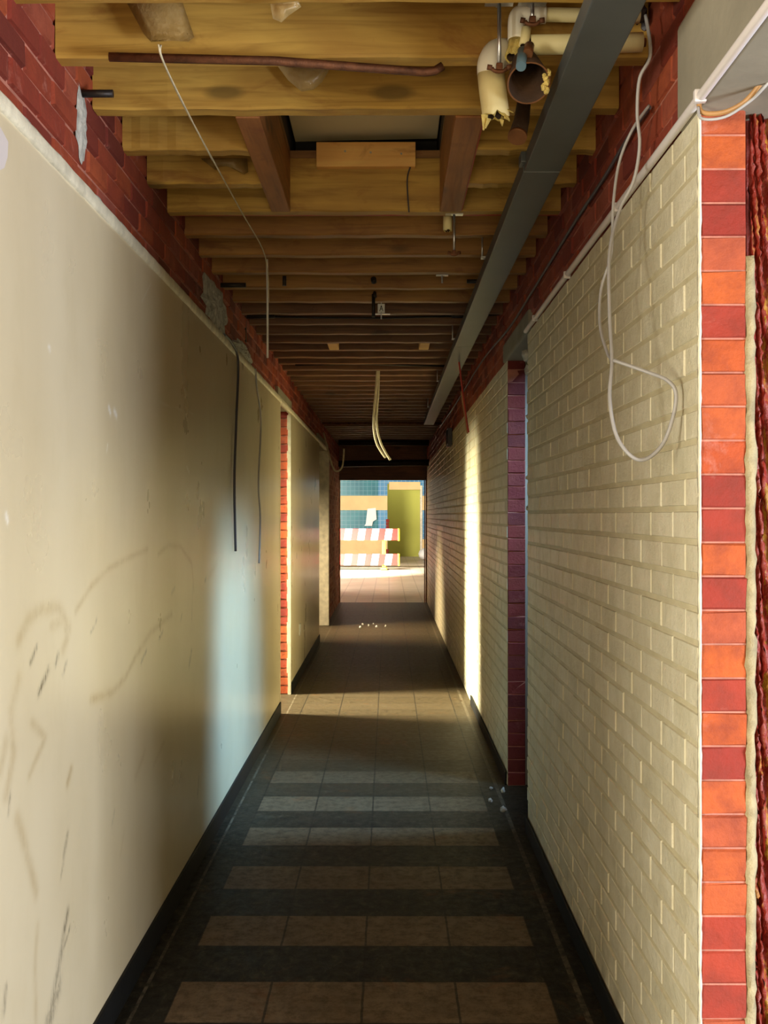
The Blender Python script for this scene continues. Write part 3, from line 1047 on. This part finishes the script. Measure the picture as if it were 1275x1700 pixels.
up = thing('insulated_pipe', 'upper cream insulated pipe running right behind the trunking with white elbow', 'pipe', at(900, 25, 2.9))
r2 = 11 / F * 2.9
bm = new()
tube(bm, [at(905, 24, 2.80), at(980, 25, 2.80), at(1062, 27, 2.80)], r2, 16, False)
link('insulation_sleeve', bm, 'insul', up)
bm = new()
tube(bm, [at(906, 24, 2.80), at(885, 24, 2.80), at(866, 22, 2.80), at(858, 32, 2.80), at(857, 66, 2.80)], r2 * 1.25, 16, True)
link('elbow_jacket', bm, 'insul_w', up)
bm = new()
shell_tube(bm, [at(857, 64, 2.80), at(855, 82, 2.79), at(850, 96, 2.78)], r2 * 1.1, 0.005, 14, False, 0, 1, 0.006)
link('torn_end', bm, ['foam', 'darkbrown', 'foam'], up)

lp = thing('insulated_pipe', 'lower cream insulated pipe running right behind the trunking, cut square', 'pipe', at(960, 75, 2.86))
r3 = 16 / F * 2.78
bm = new()
shell_tube(bm, [at(880, 74, 2.80), at(960, 73, 2.80), at(1066, 70, 2.80)], r3, 0.008, 18, False, 0, 1)
link('insulation_sleeve', bm, ['insul', 'darkbrown'], lp)
bm = new()
tube(bm, [at(872, 76, 2.80), at(1072, 70, 2.80)], r3 * 0.45, 12, False)
link('inner_pipe', bm, 'copper', lp)
bm = new()
shell_tube(bm, [at(874, 46, 2.78), at(872, 62, 2.78), at(869, 76, 2.77)], 8 / F * 2.8, 0.004, 14, False, 0, 1)
link('branch_sleeve', bm, ['insul', 'darkbrown'], lp)

fn = thing('pipe_funnel', 'dark open pipe mouth flaring downward with a blue-grey pipe inside', 'funnel', at(877, 120, 2.8))
bm = new()
cpts = [at(866, 80, 2.84), at(872, 105, 2.78), at(878, 138, 2.70)]
a0, a1 = 10 / F * 2.8, 36 / F * 2.7
rings = tube(bm, cpts, a0, 28, False, 0, False, (a0, a1))
rings2 = tube(bm, cpts, a0, 28, False, 1, False, (a0 * .85, a1 * .93))
# tilt: open mouth turned to the camera
for kk in range(28):
    k2 = (kk + 1) % 28
    f_ = bm.faces.new((rings[-1][kk], rings[-1][k2], rings2[-1][k2], rings2[-1][kk])); f_.material_index = 2
link('flared_cover', bm, ['darkbrown', 'darkbrown', 'copper'], fn)
bm = new()
tube(bm, [at(868, 84, 2.72), at(865, 110, 2.66)], 8.5 / F * 2.7, 14, False)
link('inner_pipe', bm, 'bluepipe', fn)
bm = new()
tube(bm, [at(879, 76, 2.72), at(876, 90, 2.69)], 8.5 / F * 2.7, 14, False)
link('pipe_end', bm, 'copper', fn)
bm = new()
for i in range(9):
    p = at(904 + random.uniform(-5, 8), 118 + i * 4, 2.69 + random.uniform(-.01, .01))
    lumps(bm, [p], [0.008])
link('torn_foam', bm, 'foam', fn)

sp_ = thing('pipe_stub', 'narrow open pipe stub pointing down behind the dark funnel', 'pipe', at(862, 200, 3.0))
bm = new()
shell_tube(bm, [at(872, 155, 3.05), at(866, 200, 3.0), at(859, 226, 2.95)], 14 / F * 3, 0.005, 18, False, 0, 1, radii=(11 / F * 3, 15 / F * 3))
link('sleeve', bm, ['darkbrown', 'darkbrown'], sp_)
bm = new()
p0 = at(859.5, 224, 2.952)
rr = tube(bm, [p0, at(858.7, 228, 2.947)], 15.8 / F * 3, 20, False)
link('end_ring', bm, 'copper', sp_)

def rod_hanger(label, x, ytop, ybot, Yd, clamp_r, group='threaded rod pipe hangers'):
    o = thing('pipe_hanger', label, 'hanger', at(x, ytop, Yd), group)
    top = at(x, ytop, Yd)
    bot = at(x, ybot, Yd)
    top.z = max(top.z, bot.z)
    bm = new()
    box(bm, top.x - 0.035, top.x + 0.035, Yd - 0.015, Yd + 0.015, top.z - 0.004, top.z)
    box(bm, top.x - 0.006, top.x + 0.006, Yd - 0.006, Yd + 0.03, top.z, top.z + 0.01)
    link('plate', bm, 'galv', o)
    bm = new()
    tube(bm, [top, bot], 0.005, 10, False)
    link('rod', bm, 'galv', o)
    bm = new()
    box(bm, bot.x - 0.008, bot.x + 0.008, Yd - 0.008, Yd + 0.008, bot.z - 0.006, bot.z + 0.01, 0, 0.002)
    arc = [bot + Vector((clamp_r * math.cos(th), 0, -clamp_r * 0.55 * math.sin(th) - 0.0)) for th in [math.pi * q / 8 for q in range(9)]]
    tube(bm, arc, 0.005, 8, False)
    for sgn in (-1, 1):
        tube(bm, [bot + Vector((sgn * clamp_r, 0, 0)), bot + Vector((sgn * (clamp_r + .012), 0, 0.002))], 0.007, 8, False)
    link('clamp', bm, 'rust', o)
    return o
rod_hanger('galvanised rod hanger in front of the big cream pipe elbow', 829, 3, 112, 2.72, 0.018)
rod_hanger('short rod hanger with clamp above the dark funnel', 884, 3, 34, 2.74, 0.018)
rod_hanger('threaded rod hanger below the red tape, with a cream stub beside it', 754, 355, 420, 4.38, 0.014)
o = thing('pipe_hanger', 'tiny T-shaped metal hanger under the dim joists', 'hanger', at(734, 458, 5.48))
bm = new(); p = at(734, 458, 5.48)
box(bm, p.x - .03, p.x + .03, p.y - .01, p.y + .01, p.z, p.z + .006); link('plate', bm, 'galv', o)
bm = new(); tube(bm, [p, p - Vector((0, 0, .035))], .005, 8, False); link('rod', bm, 'galv', o)
for l_, (x, y0, y1, Yd, r_) in (('short cream insulated pipe stub hanging beside the rod hanger', (743, 358, 383, 4.44, 0.018)),):
    bm = new(); shell_tube(bm, [at(x, y0, Yd), at(x, y1, Yd)], r_, 0.005, 14, False, 0, 1, 0.005)
    tag(link('pipe_stub', bm, ['insul', 'darkbrown', 'foam']), l_, 'pipe')

# small tag sign hanging mid corridor
sg = thing('hanging_tag', 'small white tag with a black mark hanging mid corridor from a joist', 'tag', at(633, 512, 6.2))
p = at(633, 512, 6.2)
bm = new(); box(bm, p.x - .02, p.x + .02, 6.197, 6.203, p.z - .026, p.z + .026, 0, .002); link('plate', bm, 'tag', sg)
bm = new()
for a, b in (((-.009, -.016), (0, .016)), ((0, .016), (.009, -.016)), ((-.005, -.004), (.005, -.004))):
    tube(bm, [p + Vector((a[0], -.005, a[1])), p + Vector((b[0], -.005, b[1]))], 0.002, 6, False)
link('letter', bm, 'blackmark', sg)
bm = new(); tube(bm, [p + Vector((0, 0, -.02)), p + Vector((0, 0, -.06))], .004, 8, False)
box(bm, p.x - .035, p.x + .05, 6.19, 6.21, p.z - .035, p.z - .030); link('bracket', bm, 'galv', sg)
bm = new(); tube(bm, [p + Vector((0, 0.0, .026)), Vector((p.x, 6.21, JB + .03))], .002, 6, False); link('wire', bm, 'galv', sg)
bm = new()
tube(bm, [at(620, 488, 6.15), at(620, 526, 6.15)], .010, 10, False)
lumps(bm, [at(622, 489, 6.15)], [0.018])
tube(bm, [at(620, 489, 6.15), Vector((at(620, 488, 6.15).x, 6.2, JB + .02))], .004, 8, False)
tag(link('iron_peg', bm, 'darksteel'), 'thick black iron peg hanging left of the small white tag', 'peg')
bm = new()
tube(bm, [at(620, 462, 5.45), at(621, 468, 5.47)], .014, 10, False)
tag(link('iron_peg', bm, 'darksteel'), 'small black bolt head in the joist above the iron peg', 'bolt')
bm = new()
tube(bm, [at(472, 458, 5.4), at(472, 474, 5.4)], .010, 10, False)
tag(link('iron_peg', bm, 'darksteel'), 'short dark bolt left of centre under a dim joist', 'bolt')

# rods and bars across
def bar(label, pts, w_, m, name='steel_bar', cat='bar', seg=6):
    bm = new()
    tube(bm, pts, w_, seg, False)
    return tag(link(name, bm, m), label, cat)
bar('long brown steel bar hung across under the front joists, bent at its right end', [at(180, 93, 2.80), at(455, 100, 2.82), at(705, 119, 2.86), at(722, 117, 2.86), at(735, 109, 2.86)], 0.0115, 'rust')
bar('short dark steel stub sticking out of the left brick wall beside a joist', [at(133, 154, 3.12), at(187, 154, 3.12)], 0.011, 'darksteel', 'steel_stub', 'stub')
bar('short dark stub on the left wall above the plaster lump', [at(366, 473, 5.6), at(408, 473, 5.6)], 0.013, 'darksteel', 'steel_stub', 'stub')
bar('short dark stub on the right half-hidden behind the trunking', [at(775, 467, 5.6), at(806, 467, 5.6)], 0.011, 'darksteel', 'steel_stub', 'stub')
bar('thin dark rod spanning the corridor near the small white tag', [at(402, 524, 6.8), at(510, 527, 6.8), at(640, 528, 6.8), at(860, 521, 6.8)], 0.007, 'darksteel')
bar('thicker dark rod sleeve at the left wall on the spanning rod', [at(404, 525, 6.78), at(456, 524, 6.78)], 0.016, 'darksteel', 'rod_sleeve', 'sleeve')
bar('thicker dark rod sleeve beside the trunking on the spanning rod', [at(750, 524, 6.78), at(776, 524, 6.78)], 0.016, 'darksteel', 'rod_sleeve', 'sleeve')
bar('black vertical iron strip at the left wall end of the spanning rod', [at(405, 508, 6.75), at(406, 568, 6.75)], 0.014, 'darksteel', 'iron_strip', 'strip')
bar('thin pale rod across the far corridor above the hanging cable pair', [at(490, 606, 8.75), at(590, 604, 8.75), at(745, 608, 8.75)], 0.008, 'darksteel')
bar('dull metal strip crossing above the dark end of the corridor', [(XL, 14.0, at(575, 703, 14).z), (XR, 14.0, at(575, 703, 14).z)], 0.02, 'rust', 'metal_strip', 'strip')
bar('dark pipe across the corridor end above the bright doorway', [at(562, 735, 17.5), at(712, 735, 17.5)], 0.05, 'darksteel', 'dark_pipe', 'pipe')
bar('lower dark pipe just above the bright doorway', [at(562, 770, 18.6), at(712, 768, 18.6)], 0.06, 'darksteel', 'dark_pipe', 'pipe')

# plastic film scraps caught between joists
def film(label, outline, Yd, depth=0.03):
    bm = new()
    c_ = Vector((0, 0, 0))
    P = [at(x, y, Yd) for x, y in outline]
    for p in P:
        c_ += p
    c_ /= len(P)
    cv = bm.verts.new(c_ + Vector((0, -depth, -0.005)))
    mid = [bm.verts.new((c_ + (p - c_) * .6) + Vector((random.uniform(-.005, .005), -depth * random.uniform(.4, 1.0), random.uniform(-.005, .005)))) for p in P]
    vs = [bm.verts.new(p) for p in P]
    n = len(P)
    for i in range(n):
        bm.faces.new((mid[i], mid[(i + 1) % n], vs[(i + 1) % n], vs[i])).smooth = True
        bm.faces.new((cv, mid[i], mid[(i + 1) % n])).smooth = True
    bmesh.ops.solidify(bm, geom=bm.faces[:], thickness=0.003)
    return tag(link('plastic_film', bm, 'film'), label, 'plastic film')
film('large crumpled brown plastic film hanging over the front joist', [(200, -15), (238, 55), (250, 68), (285, 66), (312, 68), (322, 60), (305, 10), (298, -15)], 2.82, 0.03)
film('small brown film scrap hanging at the very top beside the front joist', [(448, 5), (453, 30), (467, 36), (480, 24), (500, 10), (495, 0)], 2.52, 0.02)
film('brown film scrap bulging out just below the long steel bar', [(460, 108), (478, 132), (500, 151), (520, 148), (535, 135), (548, 112)], 3.2, 0.02)
film('dark brown film scrap between the cut joists left of the hatch', [(332, 262), (345, 272), (358, 282), (362, 270), (378, 275), (405, 289), (412, 285), (410, 262)], 3.93, 0.015)

# ------------------------------------------------------------------ cables
def cable(name, label, pts, r_, m, cat='cable', seg=8):
    bm = new()
    tube(bm, pts, r_, seg, True)
    return tag(link(name, bm, m), label, cat)


def wl(x_, y_, off=0.012):
    """point on the left wall face seen at (x,y)"""
    Xw = XL + off
    Yd = -Xw * F / (645 - x_)
    return Vector((Xw, Yd, EYE + (855 - y_) / F * Yd))


def wr(x_, y_, off=0.012):
    Xw = XR - off
    Yd = Xw * F / (x_ - 645)
    return Vector((Xw, Yd, EYE + (855 - y_) / F * Yd))


zc = PR + 0.006
bm = new()
tube(bm, [(XR - 0.013, y, zc + 0.002 * math.sin(y * 2)) for y in [1.15 + 0.35 * i for i in range(13)]], 0.0105, 12, True)
cd = tag(link('white_conduit', bm, 'conduit'), 'white plastic conduit along the top edge of the painted brick wall on the right', 'conduit')
for y in (1.6, 2.35, 3.2, 4.1, 5.0):
    bm = new()
    box(bm, XR - 0.027, XR - 0.001, y - 0.008, y + 0.008, zc - 0.014, zc + 0.013, 0, 0.003)
    link('clip', bm, 'conduit', cd)
cable('grey_cable', 'grey cable loop dangling in front of the painted brick wall on the right',
      [at(1072, 25, 2.7), at(1080, 90, 2.68), at(1062, 130, 2.7), at(1058, 190, 2.72), at(1062, 240, 2.75), at(1052, 300, 2.78), at(1028, 350, 2.8), at(1012, 420, 2.75),
       at(1012, 520, 2.66), at(1016, 600, 2.6), at(1012, 660, 2.56), at(1022, 720, 2.54), at(1045, 755, 2.52), at(1070, 763, 2.52), at(1098, 740, 2.52), at(1115, 700, 2.52), at(1122, 655, 2.52), at(1108, 632, 2.53), at(1075, 618, 2.56), at(1018, 598, 2.59)], 0.0045, 'cable')
cable('grey_cable', 'second grey cable hanging beside the loop, swinging left of it',
      [wr(1078, 175, .012), at(1050, 215, 2.8), at(1028, 270, 2.84), at(1018, 340, 2.84), at(1015, 420, 2.84), at(998, 480, 2.86), at(996, 540, 2.80), at(1008, 585, 2.7), at(1017, 600, 2.62)], 0.0040, 'cable')
cable('dark_cable', 'dark cable running along the red brick above the right wall',
      [wr(1078, 178), wr(1045, 225), wr(1000, 300), wr(960, 360), wr(920, 425), wr(880, 490), wr(845, 545), wr(800, 600), wr(760, 665), wr(730, 710)], 0.006, 'darkcable')
cable('ochre_cable', 'pair of ochre and pale cables curving from the wall corner under the near lintel',
      [Vector((XR - .01, 2.37, zc + .004)), at(1165, 186, 2.36), at(1200, 187, 2.33), at(1235, 170, 2.3), at(1262, 140, 2.27), at(1290, 105, 2.25)], 0.0055, 'ochre')
cable('pale_cable', 'pale thin cable curving beside the ochre cable under the near lintel',
      [Vector((XR - .015, 2.36, zc - .02)), at(1165, 197, 2.34), at(1204, 194, 2.32), at(1245, 168, 2.29), at(1268, 146, 2.26), at(1292, 118, 2.24)], 0.0032, 'cable')
# grey clump where the cables leave the wall
bm = new()
lumps(bm, [at(1062, 22, 2.86), at(1070, 42, 2.88), at(1058, 55, 2.9), at(1075, 30, 2.9)], [0.022, 0.02, 0.015, 0.02])
tag(link('cable_bundle', bm, 'darkcable'), 'dark grey clump of cable at the pipe ends right of the trunking', 'cable bundle')
# left side cables
cable('twine', 'pale twine slanting down from the front joists to a hanging white cable',
      [at(266, 74, 2.7), at(268, 95, 2.72), at(300, 165, 3.08), at(345, 250, 3.5), at(400, 350, 4.2), at(440, 425, 4.98), at(446, 500, 5.2)], 0.003, 'twine', 'twine', 6)
cable('twine', 'second thin twine slanting just left of the first',
      [at(262, 72, 2.66), at(272, 105, 2.72), at(316, 195, 3.2), at(352, 265, 3.58)], 0.0024, 'twine', 'twine', 6)
cable('white_cable', 'white cable hanging straight down near the left wall from the slanting twine',
      [at(443, 430, 5.2), at(444, 500, 5.2), at(444, 594, 5.2)], 0.005, 'tag', 'cable', 8)
cable('grey_cable', 'dark grey cable hanging down the left wall through the bluish light',
      [wl(372, 555, .01), wl(385, 570, .012), wl(395, 600, .014), wl(392, 700, .014), wl(389, 800, .014), wl(391, 915, .014)], 0.007, 'darkcable')
cable('grey_cable', 'thin pale cable hanging on the left wall before the brick doorway edge',
      [wl(424, 612, .01), wl(426, 640, .012), wl(433, 700, .014), wl(429, 800, .014), wl(432, 860, .014), wl(430, 935, .014)], 0.006, 'cable')
cable('hanging_cable', 'left one of two pale cables hanging in the middle of the dark corridor',
      [at(627, 606, 9.2), at(624, 650, 9.2), at(620, 700, 9.2), at(625, 735, 9.2), at(640, 760, 9.2)], 0.010, 'twine')
cable('hanging_cable', 'right one of two pale cables hanging in the middle of the dark corridor',
      [at(629, 606, 9.25), at(628, 650, 9.25), at(625, 700, 9.25), at(632, 735, 9.25), at(648, 764, 9.25)], 0.010, 'twine')
cable('red_wire', 'red wire dangling from the trunking in front of the far right wall',
      [at(757, 562, 7.6), at(762, 600, 7.6), at(768, 650, 7.6), at(775, 700, 7.6), at(778, 718, 7.6)], 0.006, 'redwire', 'wire')
cable('ochre_cable', 'ochre cable end dangling beside the red wire', [at(766, 650, 7.65), at(772, 690, 7.65), at(776, 720, 7.65)], 0.007, 'ochre')
cable('black_cable', 'faint black cable loop at the dark left end wall', [(XL, 14.3, 2.62), at(549, 765, 14), at(557, 782, 14), at(568, 775, 14), at(571, 745, 14)], 0.012, 'twine')

# plaster lumps


def patch(Xf, yc, zc_, ry, rz, th, sgn=1, n=26, rings_=7):
    """one flat ragged patch of plaster stuck on a wall plane"""
    bm = new()
    top = bm.verts.new((Xf + sgn * th, yc, zc_))
    rad = []
    for i in range(n):
        rad.append(random.uniform(0.72, 1.1))
    prev = None
    for q in range(1, rings_ + 1):
        f_ = q / rings_
        ring = []
        for i in range(n):
            a = 2 * math.pi * i / n
            h_ = th * (1 - f_ ** 4) * random.uniform(0.6, 1.3)
            ring.append(bm.verts.new((Xf + sgn * h_, yc + math.cos(a) * ry * rad[i] * f_, zc_ + math.sin(a) * rz * rad[i] * f_)))
        for i in range(n):
            i2 = (i + 1) % n
            if prev is None:
                bm.faces.new((top, ring[i], ring[i2]))
            else:
                bm.faces.new((prev[i], ring[i], ring[i2], prev[i2]))
        prev = ring
    return bm


tag(link('plaster_patch', patch(XLB, 5.55, PL + 0.13, 0.42, 0.14, 0.015), 'rubble'), 'ragged grey plaster patch on the left brickwork above the ledge halfway along', 'plaster')
tag(link('plaster_patch', patch(XLB, 6.58, PL + 0.06, 0.45, 0.05, 0.02), 'rubble'), 'low pale plaster ridge on the left ledge beyond the grey plaster patch', 'plaster')
tag(link('mortar_patch', patch(XLB, 3.12, PL + 0.19, 0.055, 0.11, 0.008), 'rubble'), 'grey-green mortar patch on the left brickwork below the dark stub', 'mortar')
bm = new()
P_ = [(XR + random.uniform(0.0, .03), 5.385 + random.uniform(-.004, .01), EYE + .86 - i * 0.075) for i in range(14)]
lumps(bm, P_, [random.uniform(.012, .03) * (1.5 if i < 3 else .7) for i, _ in enumerate(P_)])
tag(link('plaster_crumbs', bm, 'rubble'), 'ragged grey mortar edge beside the crimson brick reveal on the right', 'mortar')

# corner sheet at the left edge of the view
bm = new()
q = [(XL + .004, 2.28, EYE + .87), (XL + .004, 2.425, EYE + .825), (XL + .004, 2.42, EYE + .79), (XL + .004, 2.40, EYE + .76), (XL + .004, 2.28, EYE + .70)]
q = [Vector(a) for a in q]
fr = [bm.verts.new(a) for a in q]; bk = [bm.verts.new(a - Vector((.003, 0, 0))) for a in q]
bm.faces.new(fr); bm.faces.new(list(reversed(bk)))
for i in range(5):
    bm.faces.new((fr[i], bk[i], bk[(i + 1) % 5], fr[(i + 1) % 5]))
tag(link('paper_sheet', bm, 'conduit'), 'pale paper corner stuck high on the near left wall', 'paper')

# socket on the left wall, box on the right wall
so = thing('wall_socket', 'small pale wall socket low on the far left wall', 'socket', (XL, 10.4, 0.46))
bm = new(); box(bm, XL, XL + .01, 10.36, 10.48, .41, .52, 0, .003); link('plate', bm, 'tag', so)
bm = new(); tube(bm, [(XL + .008, 10.42, .465), (XL + .013, 10.42, .465)], .02, 14, False); link('outlet', bm, 'conduit', so)
jb = thing('junction_box', 'small black box high on the far right wall', 'box', (XR, 11.9, EYE + .86))
bm = new(); box(bm, XR - .05, XR - .001, 11.7, 12.0, EYE + .74, EYE + .93, 0, .006); link('housing', bm, 'darkcable', jb)
bm = new(); box(bm, XR - .056, XR - .049, 11.72, 11.98, EYE + .76, EYE + .91, 0, .003); link('lid', bm, 'base', jb)

# rubble on the floor: countable white bits far down the corridor
for i, (x, y_) in enumerate(((598, 1043), (602, 1038), (612, 1040), (620, 1037), (625, 1042), (640, 1041))):
    Yd = EYE * F / (y_ - 855)
    bm = new()
    lumps(bm, [((x - 645) / F * Yd, Yd, 0.014)], [random.uniform(.014, .024)])
    tag(link('plaster_crumb', bm, 'tag'), 'small white plaster crumb on the lit strip of floor far down the corridor', 'rubble', 'white crumbs on the far floor')
for i, (x, y, r_) in enumerate(((0.60, 5.75, .02), (0.55, 5.95, .014), (0.64, 6.15, .018), (0.58, 6.22, .012))):
    bm = new()
    lumps(bm, [(x, y, r_ * .5)], [r_])
    tag(link('plaster_crumb', bm, 'rubble'), 'grey mortar crumb on the floor at the crimson brick doorway', 'rubble', 'mortar crumbs at the right doorway')
